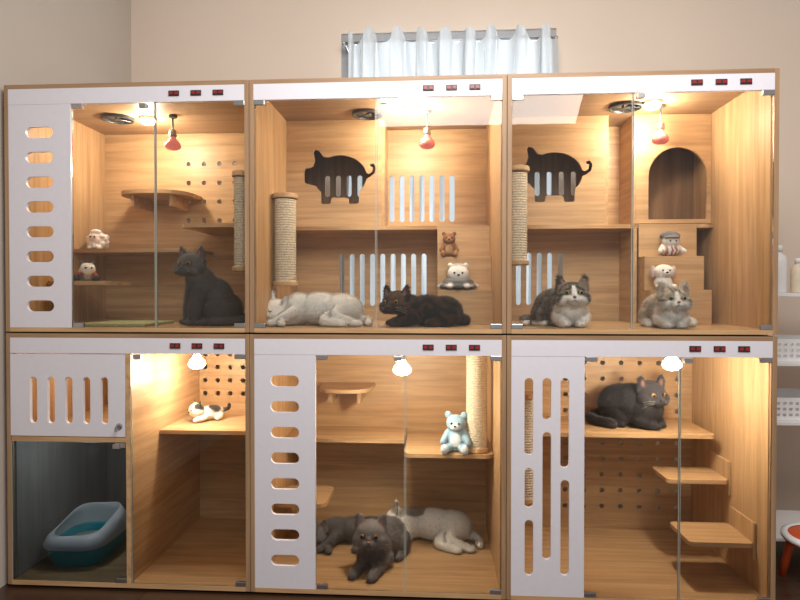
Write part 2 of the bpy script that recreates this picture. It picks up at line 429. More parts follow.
def cat_side(label, loc, yaw, base, scale=1, s=1, hpitch=0, hyaw=0, hroll=0, paints=None, closed=True, eye='eye_amber', nose='nose', hc=(.20, 0, .062), group=None, fat=1.1, tail=True):
    root = thing('cat', loc, label, 'cat', group, R(yaw)); root.scale = (scale,) * 3
    b = Blob(); c = base; f = fat
    b.e((-.145, 0, .062 * f), (.088 * f, .084 * f, .062 * f), c); b.e((-.040, 0, .064 * f), (.120, .076 * f, .066 * f), c); b.e((.070, 0, .064 * f), (.080, .074 * f, .064 * f), c)
    b.limb([(.11, 0, .066), (.165, 0, .066)], [.060, .052], c)
    b.smooth_limb([(.085, s * .045, .040), (.130, s * .110, .026), (.110, s * .165, .021)], [.040, .025, .020], c); b.e((.106, s * .178, .018), (.021, .027, .017), c)
    b.smooth_limb([(.070, s * .045, .080), (.090, s * .115, .060), (.150, s * .150, .022)], [.036, .024, .020], c); b.e((.162, s * .157, .018), (.027, .021, .017), c)
    b.e((-.145, s * .050, .068), (.064, .062, .052), c)
    b.smooth_limb([(-.130, s * .075, .050), (-.090, s * .125, .026), (-.170, s * .165, .021)], [.046, .027, .020], c); b.e((-.188, s * .17, .018), (.029, .021, .017), c)
    b.smooth_limb([(-.160, s * .060, .085), (-.150, s * .130, .052), (-.235, s * .140, .020)], [.040, .026, .020], c); b.e((-.252, s * .142, .018), (.029, .021, .017), c)
    b.smooth_limb([(-.215, 0, .040), (-.260, -.01 * s, .024), (-.29, .03 * s, .020), (-.30, .09 * s, .018)], [.028, .023, .021, .016], c)
    Mx = HM(hc, hyaw, hpitch, hroll)
    add_head(b, Mx, c)
    if paints: paints(b, Mx)
    bd = b.build('body', root); add_fur(root, bd, Mx); face(root, Mx, eye, nose, closed)
    return root

# ---------------------------------------------------------------- room
XL, XR = -1.825, 3.4
YB = 1.10
wx0, wx1, wz0, wz1 = -.56, .68, .98, 2.75
struct(plate('wall_back', [(XL - .1, 0), (XR + .1, 0), (XR + .1, 3.1), (XL - .1, 3.1)], [[(wx0, wz0), (wx0, wz1), (wx1, wz1), (wx1, wz0)]], .12, XZ(YB + .06), M['wall']))
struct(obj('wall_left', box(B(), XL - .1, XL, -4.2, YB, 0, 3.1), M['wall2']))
struct(obj('wall_right', box(B(), XR, XR + .1, -4.2, YB, 0, 3.1), M['wall']))
struct(obj('floor', box(B(), XL - .1, XR + .1, -4.2, YB + .12, -.06, 0), M['floor']))
wf = struct(plate('window_1', [(wx0, wz0), (wx1, wz0), (wx1, wz1), (wx0, wz1)],
    [[(wx0 + .04, wz0 + .04), (wx0 + .04, wz1 - .04), (.04, wz1 - .04), (.04, wz0 + .04)], [(.08, wz0 + .04), (.08, wz1 - .04), (wx1 - .04, wz1 - .04), (wx1 - .04, wz0 + .04)]], .05, XZ(YB + .04), plain('window_frame_paint', (.34, .35, .37), .4)))
obj('pane', box(B(), wx0 + .035, wx1 - .035, YB + .075, YB + .08, wz0 + .035, wz1 - .035), plain('daylight_pane', (.8, .9, 1), .3, emis=(.88, .93, 1.0), es=2.5), wf)

# curtain on its rod
ZR = 2.665
rod = thing('curtain_rod', (.06, 1.03, ZR), 'thin grey metal curtain rod carrying the white curtain across the window', 'curtain rod')
obj('rod', cyl(B(), (-.535, 1.03, ZR), (.665, 1.03, ZR), .008), M['metal'], rod, smooth=True)
for x in (-.535, .665): obj('finial', ball(B(), (x, 1.03, ZR), .012), M['metal'], rod, smooth=True)
for x in (-.525, .655): obj('bracket', box(B(), x - .006, x + .006, 1.03, 1.11, ZR - .022, ZR - .012), M['metal'], rod)
bm = B(); nx, nz = 320, 30; grid = []; NF = 8.5
phs = []
for i in range(nx + 1):
    u = i / nx; phs.append(u * 2 * math.pi * NF + 1.6 * noise.noise(Vector((u * 5, 0, 0))) + .7 * noise.noise(Vector((u * 13, 3, 0))))
for j in range(nz + 1):
    row = []; v = j / nz
    for i in range(nx + 1):
        u = i / nx; x = -.505 + 1.17 * u; ph = phs[i]; cs = math.cos(ph); am = .75 + .6 * noise.noise(Vector((u * 7, 9, 0)))
        top = ZR + .012 + (.050 * cs if cs > 0 else .035 * cs)
        z = top + (1.02 - top) * v
        y = .990 + .030 * am * math.sin(ph) + .015 * math.sin(ph * 2.3 + 1 + 5 * noise.noise(Vector((u * 4, v * 2, 5)))) + .012 * noise.noise(Vector((u * 26, v * 4, 2)))
        row.append(bm.verts.new((x + .008 * math.sin(ph * 2 + j * .2), min(y, 1.018), z)))
    grid.append(row)
for j in range(nz):
    for i in range(nx): bm.faces.new((grid[j][i], grid[j][i + 1], grid[j + 1][i + 1], grid[j + 1][i]))
cu = thing('curtain', (.06, .995, 1.02), 'sheer white pleated curtain hanging in front of the window behind the cabinets', 'curtain')
obj('cloth', bm, M['curtain'], cu, smooth=True)

# ---------------------------------------------------------------- cabinets
BX = [-1.80, -.762, .276, 1.314]
ZU = (1.075, 2.100); ZL = (.012, 1.068)
T = .018; DP = .74; HH = .064

def cabinet(i, up, label, backholes):
    x0, x1 = BX[i] + .001, BX[i + 1] - .001; z0, z1 = ZU if up else ZL
    c = thing('cat_cabinet', ((x0 + x1) / 2, DP / 2, z0), label, 'cabinet', 'glass fronted cat cabinets')
    for s in (x0, x1 - T): obj('side_panel', box(B(), s, s + T, 0, DP, z0, z1), M['frame'], c, bevel=.001)
    obj('top_panel', box(B(), x0 + T, x1 - T, 0, DP, z1 - T, z1), M['framex'], c)
    obj('bottom_panel', box(B(), x0 + T, x1 - T, 0, DP, z0, z0 + T), M['wood'], c)
    plate('back_panel', [(x0 + T, z0 + T), (x1 - T, z0 + T), (x1 - T, z1 - T), (x0 + T, z1 - T)], backholes, .012, XZ(DP - .007), M['wood'], c)
    for s in (x0 + T, x1 - T - .003):
        obj('side_lining', box(B(), s, s + .003, .022, DP - .014, z0 + T, z1 - T), M['woodz'], c)
    hd = obj('header_strip', box(B(), x0 + T, x1 - T, 0, .018, z1 - T - HH, z1 - T), M['white'], c, label='white strip with three switches')
    for k in range(3):
        sx = x1 - .31 + .092 * k; sz = z1 - T - HH * .48
        obj('rocker_switch', box(B(), sx - .022, sx + .022, -.004, .001, sz - .011, sz + .011), M['black'], hd, bevel=.001)
        for a, b_ in ((-.018, -.004), (.004, .018)):
            obj('switch_rocker', box(B(), sx + a, sx + b_, -.007, -.003, sz - .006, sz + .006), M['red'], hd, label='dark red rocker')
    return c, x0, x1, z0, z1

def glass_door(c, xa, xb, za, zb, hinge_side, mat='glass', handle=None):
    bm = B(); box(bm, xa, xb, .004, .009, za, zb)
    bm.faces.ensure_lookup_table(); bm.normal_update()
    for f in bm.faces:
        if abs(f.normal.x) > .9 or abs(f.normal.z) > .9: f.material_index = 1
    g = obj('glass_door', bm, [M[mat], M['gedge']], c)
    fx = xb if hinge_side < 0 else xa
    obj('edge_seal', box(B(), fx - (.002 if hinge_side < 0 else 0), fx + (0 if hinge_side < 0 else .002), .0025, .0105, za, zb), M['gedge'], g)
    hx = xa if hinge_side < 0 else xb - .045
    for z in (za, zb - .020): obj('hinge', box(B(), hx, hx + .045, .0, .013, z, z + .020), M['metal'], g, bevel=.002)
    if handle:
        obj('door_clip', box(B(), handle - .016, handle + .016, -.003, .016, zb - .024, zb - .004), M['metal'], g, bevel=.002)
    return g

def shelf(c, x0, x1, y0, y1, ztop, round_=0, label=None, th=.018):
    pts = rrect(x0, x1, y0, y1, round_) if round_ else [(x0, y0), (x1, y0), (x1, y1), (x0, y1)]
    return plate('shelf', pts, [], th, XY(ztop - th / 2), M['wood'], c, label)
def half_shelf(c, cx, w, y0, y1, ztop):
    pts = [(cx + w / 2, y1), (cx - w / 2, y1)]
    for k in range(21):
        a = math.pi + math.pi * k / 20; pts.append((cx + w / 2 * math.copysign(abs(math.cos(a)) ** .6, math.cos(a)), y1 - .08 + (y1 - .08 - y0) * math.copysign(abs(math.sin(a)) ** .8, math.sin(a))))
    s = plate('shelf', pts, [], .018, XY(ztop - .009), M['wood'], c)
    obj('bracket', box(B(), cx - w * .3, cx - w * .3 + .018, y0 + .06, y1, ztop - .075, ztop - .019), M['wood'], s)
    obj('bracket', box(B(), cx + w * .3 - .018, cx + w * .3, y0 + .06, y1, ztop - .075, ztop - .019), M['wood'], s)

def post(c, x, y, r, za, zb):
    prof = []; P = .011; n = int((zb - za) / P)
    for k in range(n):
        for q in range(5): prof.append((r - .005 + .005 * math.sin(math.pi * (q + .5) / 5), za + (k + q / 5) * P))
    p = obj('scratching_post', lathe(B(), prof, (x, y, 0), 26), M['sisal'], c, smooth=True, label='rope wound scratching post')
    obj('end_cap', lathe(B(), [(r + .006, zb - .004), (r + .008, zb), (r + .008, zb + .014), (r + .004, zb + .018)], (x, y, 0)), M['wood'], p, smooth=False)
    obj('end_cap', lathe(B(), [(r + .004, za - .018), (r + .008, za - .014), (r + .008, za), (r + .006, za + .003)], (x, y, 0)), M['wood'], p)

def peg(x0, x1, z0, z1, sp=.075, r=.0125):
    out = []; nx = max(1, int((x1 - x0) / sp)); nz_ = max(1, int((z1 - z0) / sp))
    for i in range(nx + 1):
        for j in range(nz_ + 1): out.append(circ(x0 + (x1 - x0) * i / nx, z0 + (z1 - z0) * j / nz_, r)[::-1])
    return out

def ceiling_vent(c, x, y, z):
    v = obj('ceiling_vent', lathe(B(), [(.075, 0), (.075, -.012), (.066, -.014), (.062, -.006), (.062, 0)], (x, y, z - .0005), 32), M['black'], c, label='round black ceiling fan vent')
    bm = B()
    for k in range(7):
        a = 2 * math.pi * k / 7
        box_m = Matrix.Translation((x + .036 * math.cos(a), y + .036 * math.sin(a), z - .006)) @ Matrix.Rotation(a, 4, 'Z') @ Matrix.Rotation(R(25), 4, 'X') @ Matrix.Diagonal((.045, .022, .0015, 1))
        bmesh.ops.create_cube(bm, size=1, matrix=box_m)
    cyl(bm, (x, y, z - .001), (x, y, z - .012), .018)
    obj('fan_blades', bm, M['dark'], v)

def spot(c, x, y, z, watts, col=(1, .84, .63)):  # also builds the two added fill lamps of the lower left cabinet
    s = obj('spotlight', lathe(B(), [(.040, 0), (.040, -.010), (.034, -.012)], (x, y, z - .0003), 28), M['metal'], c, label='round ceiling spotlight or added fill lamp')
    obj('lens', lathe(B(), [(.034, -.010), (.034, -.018), (.026, -.028), (.010, -.033)], (x, y, z - .0003), 24), M['glow'] if watts > 4 else M['whiteplastic'], s)
    l = bpy.data.lights.new('spot_or_fill_light', 'POINT'); l.energy = watts; l.color = col; l.shadow_soft_size = .03
    o = bpy.data.objects.new('spot_or_fill_light', l); C.objects.link(o); o.location = (x, y, z - .085)

def heat_lamp(x, y, ztop, zb, label, red=True, watts=0):
    t = thing('heat_lamp', (x, y, ztop), label, 'lamp', 'hanging heat lamps')
    obj('ceiling_mount', lathe(B(), [(.020, -.0005), (.020, -.012), (.006, -.016)], (x, y, ztop), 20), M['dark'], t)
    obj('stem', cyl(B(), (x, y, ztop - .012), (x, y, zb + .072), .004), M['dark'], t, smooth=True)
    obj('socket', lathe(B(), [(.010, .078), (.017, .074), (.018, .048), (.014, .044)], (x, y, zb), 24), M['metal'], t, smooth=True)
    obj('bulb', lathe(B(), [(.012, .046), (.015, .040), (.019, .032), (.028, .022), (.036, .010), (.038, .000), (.034, -.010), (.022, -.018), (.004, -.021)], (x, y, zb), 28), M['redbulb'] if red else M['glow'], t, smooth=True, label='red glass bulb' if red else 'glowing warm bulb')
    if watts:
        l = bpy.data.lights.new('bulb_light', 'POINT'); l.energy = watts; l.color = (1, .83, .61); l.shadow_soft_size = .03
        o = bpy.data.objects.new('bulb_light', l); C.objects.link(o); o.location = (x, y, zb - .065)

def ell(d0, d1, step=6, a=.132, b=.104):
    return [(a * math.cos(R(d)), b * math.sin(R(d))) for d in range(d0, d1 + 1, step)]
PIG = ell(20, 116) + [(-.080, .098), (-.104, .128), (-.124, .132), (-.132, .120), (-.124, .084), (-.134, .052), (-.150, .044), (-.170, .042), (-.177, .030), (-.177, -.020), (-.170, -.032), (-.128, -.042)] + ell(206, 224) + \
      [(-.094, -.128), (-.088, -.134), (-.050, -.134), (-.044, -.128), (-.042, -.108)] + ell(256, 284) + [(.042, -.108), (.044, -.128), (.050, -.134), (.088, -.134), (.094, -.128), (.096, -.076)] + ell(318, 354) + \
      [(.150, -.004), (.172, .014), (.179, .042), (.166, .064), (.148, .058), (.150, .046), (.162, .044), (.160, .024), (.146, .012), (.131, .016)]

def stairs(c, xa, xb, z0, ys, dz):
    n = len(ys) - 1
    for k in range(n):
        zb_, zt = z0 + dz * k, z0 + dz * (k + 1)
        obj('step', box(B(), xa, xb, ys[k], ys[-1], zb_ + .0005, zt), M['wood'], c, bevel=.0015)

def slots(px0, px1, n, py0, py1, Y):
    a = at(px0, py0, Y); b = at(px1, py1, Y); out = []
    for k in range(n):
        x = a.x + (b.x - a.x) * k / (n - 1); out.append(pill(x, (a.z + b.z) / 2, .026, a.z - b.z)[::-1])
    return out

# --- upper left
c, x0, x1, z0, z1 = cabinet(0, True, 'upper left cabinet with a white side panel of eight oval holes', peg(-1.32, -1.07, 1.62, 1.92))
zf = z0 + T; zh = z1 - T - HH
plate('slotted_panel', [(x0 + T, zf), (-1.513, zf), (-1.513, zh), (x0 + T, zh)], [pill(-1.648, 1.902 - .1028 * k, .118, .046)[::-1] for k in range(8)], .014, XZ(.008), M['white'], c, 'white panel with eight oval holes')
xm = at(155, 200, 0).x
glass_door(c, -1.508, xm - .002, zf, zh, -1, handle=xm - .05); glass_door(c, xm + .002, x1 - T, zf, zh, 1)
half_shelf(c, at(158, 190, .6).x, .36, .47, DP - .014, 1.745)
shelf(c, x0 + T + .004, at(196, 249, .5).x, .44, DP - .014, 1.452)
shelf(c, x0 + T + .004, at(118, 282, .3).x, .22, .44, 1.290, .03)
shelf(c, at(190, 226, .45).x, x1 - T - .004, .34, DP - .014, 1.560, .03)
post(c, -.835, .12, .031, 1.345, 1.735)
ceiling_vent(c, at(118, 119, .42).x, .42, z1 - T)
spot(c, at(150, 117, .45).x, .43, z1 - T, 9)
heat_lamp(at(173, 150, .40).x, .40, z1 - T, 1.935, 'red heat lamp hanging above the dark grey sitting cat')

# --- upper middle and right
def pigcab(i, label, back, pr, seam, sx0, sx1):
    c, x0, x1, z0, z1 = cabinet(i, True, label, back)
    zf = z0 + T; zh = z1 - T - HH
    xm = seam
    glass_door(c, x0 + T, xm - .002, zf, zh, -1); glass_door(c, xm + .002, x1 - T, zf, zh, 1, handle=xm + .03)
    shelf(c, x0 + T + .004, sx0 - .002, .50, DP - .014, 1.560)
    if sx1 < x1 - .05: shelf(c, sx1 + .002, x1 - T - .004, .50, DP - .014, 1.560)
    pcx = x0 + .285; pcz = 1.24 + (292 - 176) / 205
    plate('pig_panel', [(x0 + T + .004, 1.561), (pr, 1.561), (pr, z1 - T - .001), (x0 + T + .004, z1 - T - .001)], [[(pcx + u, pcz + v) for u, v in PIG][::-1]], .014, XZ(.53), M['wood'], c, 'wooden panel with a pig shaped opening')
    obj('divider', box(B(), pr, pr + .014, .523, DP - .014, 1.561, z1 - T - .001), M['woody'], c)
    stairs(c, sx0, sx1, zf + .0005, [.34, .42, .50, DP - .014], .1555)
    obj('box_shade', box(B(), x0 + T + .004, x0 + T + .007, .54, DP - .018, 1.562, z1 - T - .002), M['shadewood'], c)  # added dark sheet, shade of the closed box put into its colour
    return c, x0, x1, z0, z1
def shade_back(c, xa, xb, za, zb, holes):
    return plate('back_shade', [(xa, za), (xb, za), (xb, zb), (xa, zb)], holes, .002, XZ(DP - .0155), M['shadewood'], c)  # added dark sheet painting the shade behind the pig opening
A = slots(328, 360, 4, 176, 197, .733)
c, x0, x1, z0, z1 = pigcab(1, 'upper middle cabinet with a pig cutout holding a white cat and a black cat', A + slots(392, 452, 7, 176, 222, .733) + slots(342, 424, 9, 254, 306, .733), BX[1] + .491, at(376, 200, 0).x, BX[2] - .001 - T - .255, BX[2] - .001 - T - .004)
shade_back(c, x0 + T + .008, x0 + .489, 1.562, z1 - T - .002, A)
post(c, -.685, .28, .050, 1.285, 1.665)
ceiling_vent(c, at(368, 112, .42).x, .42, z1 - T); spot(c, at(412, 115, .40).x, .34, z1 - T, 12)
heat_lamp(at(427, 145, .38).x, .40, z1 - T, 1.925, 'red heat lamp hanging above the black and brown cat')

A = slots(537, 573, 4, 172, 196, .733)
c, x0, x1, z0, z1 = pigcab(2, 'upper right cabinet with a pig cutout holding two tabby and white cats', A + slots(508, 560, 6, 253, 305, .733), .800, at(633, 200, 0).x, at(646, 260, .40).x, at(706, 280, .40).x)
shade_back(c, x0 + T + .008, .799, 1.562, z1 - T - .002, A)
dx = at(632, 200, .53).x
obj('divider', box(B(), dx, dx + .014, .50, DP - .014, zf, 1.541), M['woody'], c)
obj('divider', box(B(), dx, dx + .014, .523, DP - .014, 1.565, z1 - T - .001), M['woody'], c)
post(c, .352, .26, .043, 1.375, 1.770)
xa = dx + .015; xb = x1 - T - .004
acx = at(677, 200, .53).x
arch = [(acx - .135, 1.585), (acx - .135, 1.79)] + [(acx - .135 * math.cos(a * math.pi / 16), 1.79 + .135 * math.sin(a * math.pi / 16)) for a in range(1, 16)] + [(acx + .135, 1.79), (acx + .135, 1.585)]
plate('arch_panel', [(xa, 1.566), (xb, 1.566), (xb, z1 - T - .001), (xa, z1 - T - .001)], [arch], .014, XZ(.53), M['wood'], c, 'wooden panel with an arched doorway')
obj('arch_shade', box(B(), xa, xb, DP - .017, DP - .0145, 1.566, z1 - T - .002), M['shadewood'], c)  # added dark sheet, its colour stands for the shade inside the arch
ceiling_vent(c, at(626, 105, .38).x, .38, z1 - T); spot(c, at(650, 108, .36).x, .33, z1 - T, 12)
heat_lamp(at(662, 140, .36).x, .38, z1 - T, 1.925, 'red heat lamp hanging above the tabby kitten by the steps')

# --- lower left
c, x0, x1, z0, z1 = cabinet(0, False, 'lower left cabinet with a litter box behind dark tinted glass', peg(-1.235, -1.03, .70, .98, .065))
zf = z0 + T; zh = z1 - T - HH
xd = -1.275
obj('divider', box(B(), xd - .009, xd + .009, 0, DP - .014, zf, zh - .001), M['woody'], c)
obj('compartment_floor', box(B(), x0 + T + .004, xd - .009, .0, DP - .014, .618, .636), M['wood'], c)
obj('compartment_dim_sheet', box(B(), x0 + T + .004, xd - .010, DP - .018, DP - .0145, zf + .001, .617), M['dimwall'], c, label='added dark grey sheet imitating the dimness of the litter compartment')  # added sheets over the wood, dim tone painted in their colour
obj('compartment_dim_sheet', box(B(), x0 + T + .0035, x0 + T + .006, .024, DP - .019, zf + .001, .617), M['dimwall'], c)
obj('compartment_dim_sheet', box(B(), xd - .012, xd - .0095, .024, DP - .019, zf + .001, .617), M['dimwall'], c)
p = plate('drawer_front', [(x0 + T, .640), (xd - .011, .640), (xd - .011, zh - .004), (x0 + T, zh - .004)], [pill(x0 + .118 + .0765 * k, .79, .032, .195)[::-1] for k in range(5)], .016, XZ(.008), M['white'], c, 'white panel with five upright slots')
lk = obj('lock', lathe(B(), [(.013, 0), (.013, .004), (.008, .006)], (0, 0, 0), 18), M['metal'], p, keep=True)
lk.matrix_basis = Matrix.Translation((xd - .036, -.001, .685)) @ Matrix.Rotation(R(90), 4, 'X')
obj('key', box(box(B(), xd - .0375, xd - .0345, -.028, -.006, .680, .690), xd - .039, xd - .033, -.034, -.026, .668, .686), M['metal'], p)
glass_door(c, x0 + T, xd - .012, zf, .614, 1, 'tint', handle=xd - .05)
glass_door(c, xd + .012, x1 - T, zf, zh, 1, handle=xd + .04)
shelf(c, xd + .010, x1 - T - .004, .26, DP - .014, .610)
spot(c, -1.53, .30, zh + .064, 2.4)  # added fill lamp to brighten the drawer compartment
spot(c, -1.53, .16, .618, 2.0, (1, .95, .88))  # added soft fill lamp to brighten the litter compartment
heat_lamp(at(197, 375, .32).x, .32, z1 - T, .905, 'glowing bulb hanging in the lower left cabinet above the shelf', red=False, watts=5.5)

# --- lower middle
c, x0, x1, z0, z1 = cabinet(1, False, 'lower middle cabinet with eight oval holes and three resting cats', [])
plate('slotted_panel', [(x0 + T, zf), (-.492, zf), (-.492, zh), (x0 + T, zh)], [pill(-.618, .878 - .1048 * k, .118, .046)[::-1] for k in range(8)], .014, XZ(.008), M['white'], c, 'white panel with eight oval holes')
xm = at(405, 450, 0).x
glass_door(c, -.488, xm - .002, zf, zh, -1, handle=xm - .03); glass_door(c, xm + .002, x1 - T, zf, zh, 1)
half_shelf(c, at(346, 390, .6).x, .27, .48, DP - .014, .765)
shelf(c, x0 + T + .004, at(404, 450, .45).x, .45, DP - .014, .535)
shelf(c, at(404, 450, .30).x, x1 - T - .004, .28, DP - .014, .515, .04)
shelf(c, x0 + T + .004, at(329, 510, .35).x, .26, .52, .285, .04)
post(c, .180, .345, .048, .535, 1.030)
heat_lamp(at(402, 372, .16).x, .16, z1 - T, .905, 'glowing bulb hanging in the lower middle cabinet', red=False, watts=9)

# --- lower right
c, x0, x1, z0, z1 = cabinet(2, False, 'lower right cabinet with pegboard back and a dark cat on its shelf', peg(.66, 1.22, .14, .96, .08))
sl = []
def vs(px, ya, yb):
    a = at(px, ya, 0); b = at(px, yb, 0); sl.append(pill(a.x, (a.z + b.z) / 2, .034, a.z - b.z)[::-1])
vs(529, 378, 455); vs(529, 468, 508); vs(529, 520, 576)
vs(547, 378, 420); vs(547, 432, 560)
vs(565, 378, 468); vs(565, 480, 576)
plate('slotted_panel', [(x0 + T, zf), (.581, zf), (.581, zh), (x0 + T, zh)], sl, .014, XZ(.008), M['white'], c, 'white panel with long upright slots')
xm = at(680, 450, 0).x
glass_door(c, .585, xm - .002, zf, zh, -1); glass_door(c, xm + .002, x1 - T, zf, zh, 1, handle=xm + .03)
shelf(c, x0 + T + .004, at(716, 436, .36).x, .36, DP - .014, .600, .02)
post(c, at(527, 450, .20).x, .20, .040, .36, .79)
for xs, ya, yb, z in ((1.013, .30, .50, .415), (1.025, .09, .31, .225)):
    s = shelf(c, xs, x1 - T - .017, ya, yb, z, .02)
    obj('bracket', box(B(), x1 - T - .016, x1 - T - .004, ya + .01, yb - .01, z - .07, z + .08), M['woodz'], s, bevel=.004)
heat_lamp(at(672, 372, .16).x, .16, z1 - T, .935, 'glowing bulb hanging in the lower right cabinet beside the dark cat', red=False, watts=9)

FU = ZU[0] + T; FL = ZL[0] + T
tag(obj('mat', box(B(), at(84, 320, .12).x, at(152, 320, .12).x, .06, .34, FU + .0005, FU + .014), M['mat'], bevel=.004), 'pale green woven mat on the floor of the upper left cabinet', 'mat')

# ---------------------------------------------------------------- litter box
lx = at(92, 540, .30).x; ly = .27
lb = thing('litter_box', (lx, ly, FL), 'turquoise and white litter box behind the tinted glass door', 'litter box')
def rring(bm, z, w, d, r, n=6, zfun=None):
    return [bm.verts.new((lx + x, ly + y, z + (zfun(x, y) if zfun else 0))) for x, y in rrect(-w / 2, w / 2, -d / 2, d / 2, r, n)]
def loft(bm, rings, cap0=True, cap1=False):
    for a, b in zip(rings, rings[1:]):
        n = len(a)
        for k in range(n): bm.faces.new((a[k], a[(k + 1) % n], b[(k + 1) % n], b[k]))
    if cap0: bm.faces.new(rings[0])
    if cap1: bm.faces.new(rings[-1])
bm = B()
loft(bm, [rring(bm, FL + .0005, .215, .27, .06), rring(bm, FL + .04, .245, .30, .07), rring(bm, FL + .078, .260, .315, .075), rring(bm, FL + .082, .272, .33, .08), rring(bm, FL + .074, .272, .33, .08),
          rring(bm, FL + .080, .252, .305, .075), rring(bm, FL + .045, .237, .285, .07), rring(bm, FL + .012, .21, .26, .06)], True, True)
obj('tray', bm, M['teal'], lb, label='turquoise base tray')
bm = B(); hz = lambda x, y: .055 * max(0, min(1, (y + .10) / .22)) + .012 * max(0, x / .13)
loft(bm, [rring(bm, FL + .083, .280, .338, .085), rring(bm, FL + .094, .286, .344, .085), rring(bm, FL + .122, .262, .318, .080, zfun=lambda x, y: hz(x, y) * .5), rring(bm, FL + .134, .220, .270, .070, zfun=hz), rring(bm, FL + .131, .212, .262, .068, zfun=hz),
          rring(bm, FL + .118, .250, .306, .075, zfun=lambda x, y: hz(x, y) * .5), rring(bm, FL + .094, .272, .330, .08), rring(bm, FL + .083, .272, .330, .08)], False, False)
obj('rim', bm, M['whiteplastic'], lb, smooth=True, label='white raised splash rim')
bm = B(); loft(bm, [rring(bm, FL + .02, .205, .25, .06), rring(bm, FL + .050, .232, .28, .068)], True, True)
o = obj('litter', bm, M['litter'], lb); o['kind'] = 'stuff'

# ---------------------------------------------------------------- cats
DG = (.085, .080, .086)
def grey_paint(b, Mx):
    b.pt((0, 0, .1), (.5, .5, .5), (.12, .11, .115), kind='patch', freq=14, amt=.35)
p = at(203, 320, .24)
cat_sit('dark grey cat sitting upright behind the upper left glass door', (p.x + .005, .23, FU), 222, DG, .86, hyaw=32, hpitch=-6, paints=grey_paint, eye='eye_amber')

WH = (.92, .90, .86)
p = at(322, 322, .22)
def white_paint(b, Mx): b.pt((.02, 0, .03), (.03, .05, .02), (.84, .76, .68), Mx=Mx, amt=.5)
cat_side('cream white cat asleep on its side in the upper middle cabinet', (p.x - .045, .24, FU), 176, WH, .88, s=1, hyaw=55, hpitch=0, hroll=-15, hc=(.190, .02, .076), paints=white_paint, closed=True, fat=1.25)

def tortie(b, Mx):
    b.pt((0, 0, .1), (.5, .5, .5), (.075, .038, .022), kind='patch', freq=30, amt=.7)
    b.pt((.03, .02, .02), (.03, .03, .03), (.12, .06, .035), Mx=Mx, amt=.5)
p = at(425, 322, .2)
cat_loaf('black and brown cat lying beside the white cat, head to the left', (p.x - .015, .18, FU), 194, (.022, .016, .013), .86, hc=(.130, .01, .118), hyaw=52, hpitch=-4, paints=tortie, eye='eye_amber', nose='darknose', reach=.0, low=.008, tail=-1, fat=1.05)

TG, TD, TW = (.21, .18, .145), (.040, .032, .026), (.92, .89, .84)
def tabby_face(b, Mx, blaze=True):
    for y, w in ((0, .006), (-.014, .005), (.014, .005)): b.pt((.03, y, .048), (.05, w, .022), TD, Mx=Mx, amt=.8)
    for s in (-1, 1): b.pt((.02, s * .052, -.002), (.03, .02, .006), TD, Mx=Mx, amt=.7)
    if blaze: b.pt((.06, 0, .012), (.03, .0105, .036), TW, Mx=Mx, soft=.08)
    b.pt((.050, 0, -.030), (.050, .052, .034), TW, Mx=Mx, soft=.07)
def tabby1(b, Mx):
    b.pt((0, 0, .1), (.5, .5, .5), TD, kind='stripe', freq=230, axis=0, amt=.85)
    b.pt((.12, 0, .05), (.095, .105, .085), TW, soft=.08)
    b.pt((0, 0, .0), (.4, .4, .030), TW, soft=.08)
    tabby_face(b, Mx)
p = at(570, 322, .2)
cat_loaf('tabby and white cat lying under the pig cutout, facing the room', (p.x - .005, .21, FU), 268, TG, .90, hc=(.095, .0, .152), hyaw=-2, hpitch=0, paints=tabby1, eye='eye_green', reach=-.03, bend=-.055, tail=-1, short=.04, hs=1.16, fat=1.12)
def tabby2(b, Mx):
    b.pt((0, 0, .1), (.5, .5, .5), TD, kind='stripe', freq=200, axis=0, amt=.35)
    b.pt((.10, 0, .06), (.12, .11, .085), TW, soft=.08)
    b.pt((.0, 0, .0), (.4, .4, .050), TW, soft=.08)
    tabby_face(b, Mx)
p = at(668, 322, .15)
cat_loaf('fluffy tabby kitten with white chest crouching in front of the wooden steps', (p.x, .155, FU), 268, (.52, .46, .38), .78, hc=(.085, 0, .148), hyaw=0, hpitch=0, paints=tabby2, eye='eye_green', nose='nose', reach=-.04, fat=1.1, hs=1.20, L=.024)

BG = (.155, .145, .148)
def blue(b, Mx):
    b.pt((0, 0, .1), (.5, .5, .5), (.20, .188, .19), kind='patch', freq=18, amt=.4)
    b.pt((.062, 0, -.025), (.03, .03, .014), (.25, .235, .235), Mx=Mx, amt=.6)
p = at(378, 565, .25)
cat_loaf('grey cat lying at the front with paws stretched out, facing the room', (p.x + .005, .28, FL), 254, BG, .95, hc=(.112, .0, .168), hyaw=14, hpitch=2, paints=blue, eye='eye_amber', reach=.06, tail=-1, fat=1.02, hs=1.16)
p = at(342, 548, .42)
cat_side('grey cat lying flat to the left behind the front grey cat', (p.x + .02, .48, FL), 186, (.13, .12, .12), .80, s=1, hyaw=60, hpitch=0, hc=(.19, .03, .066), paints=blue, closed=False, nose='darknose')
def whitegrey(b, Mx):
    b.pt((.06, 0, .14), (.06, .06, .03), (.30, .27, .25), soft=.12)
    b.pt((-.02, 0, .05), (.05, .07, .030), (.34, .31, .29), Mx=Mx)
cat_side('white cat with grey marks lying on the right behind the front grey cat', (-.055, .545, FL), 172, WH, .90, s=1, hyaw=20, hpitch=0, hc=(.165, .0, .090), paints=whitegrey, closed=True, fat=1.2)
p = at(632, 432, .5)
cat_loaf('dark charcoal cat resting on the shelf of the lower right cabinet', (p.x + .02, .54, .601), 316, (.042, .038, .042), .98, hc=(.090, -.01, .166), hyaw=-28, hpitch=-6, paints=None, eye='eye_amber', nose='darknose', reach=-.03, tail=-1, fat=1.22, short=.05, hs=1.16)

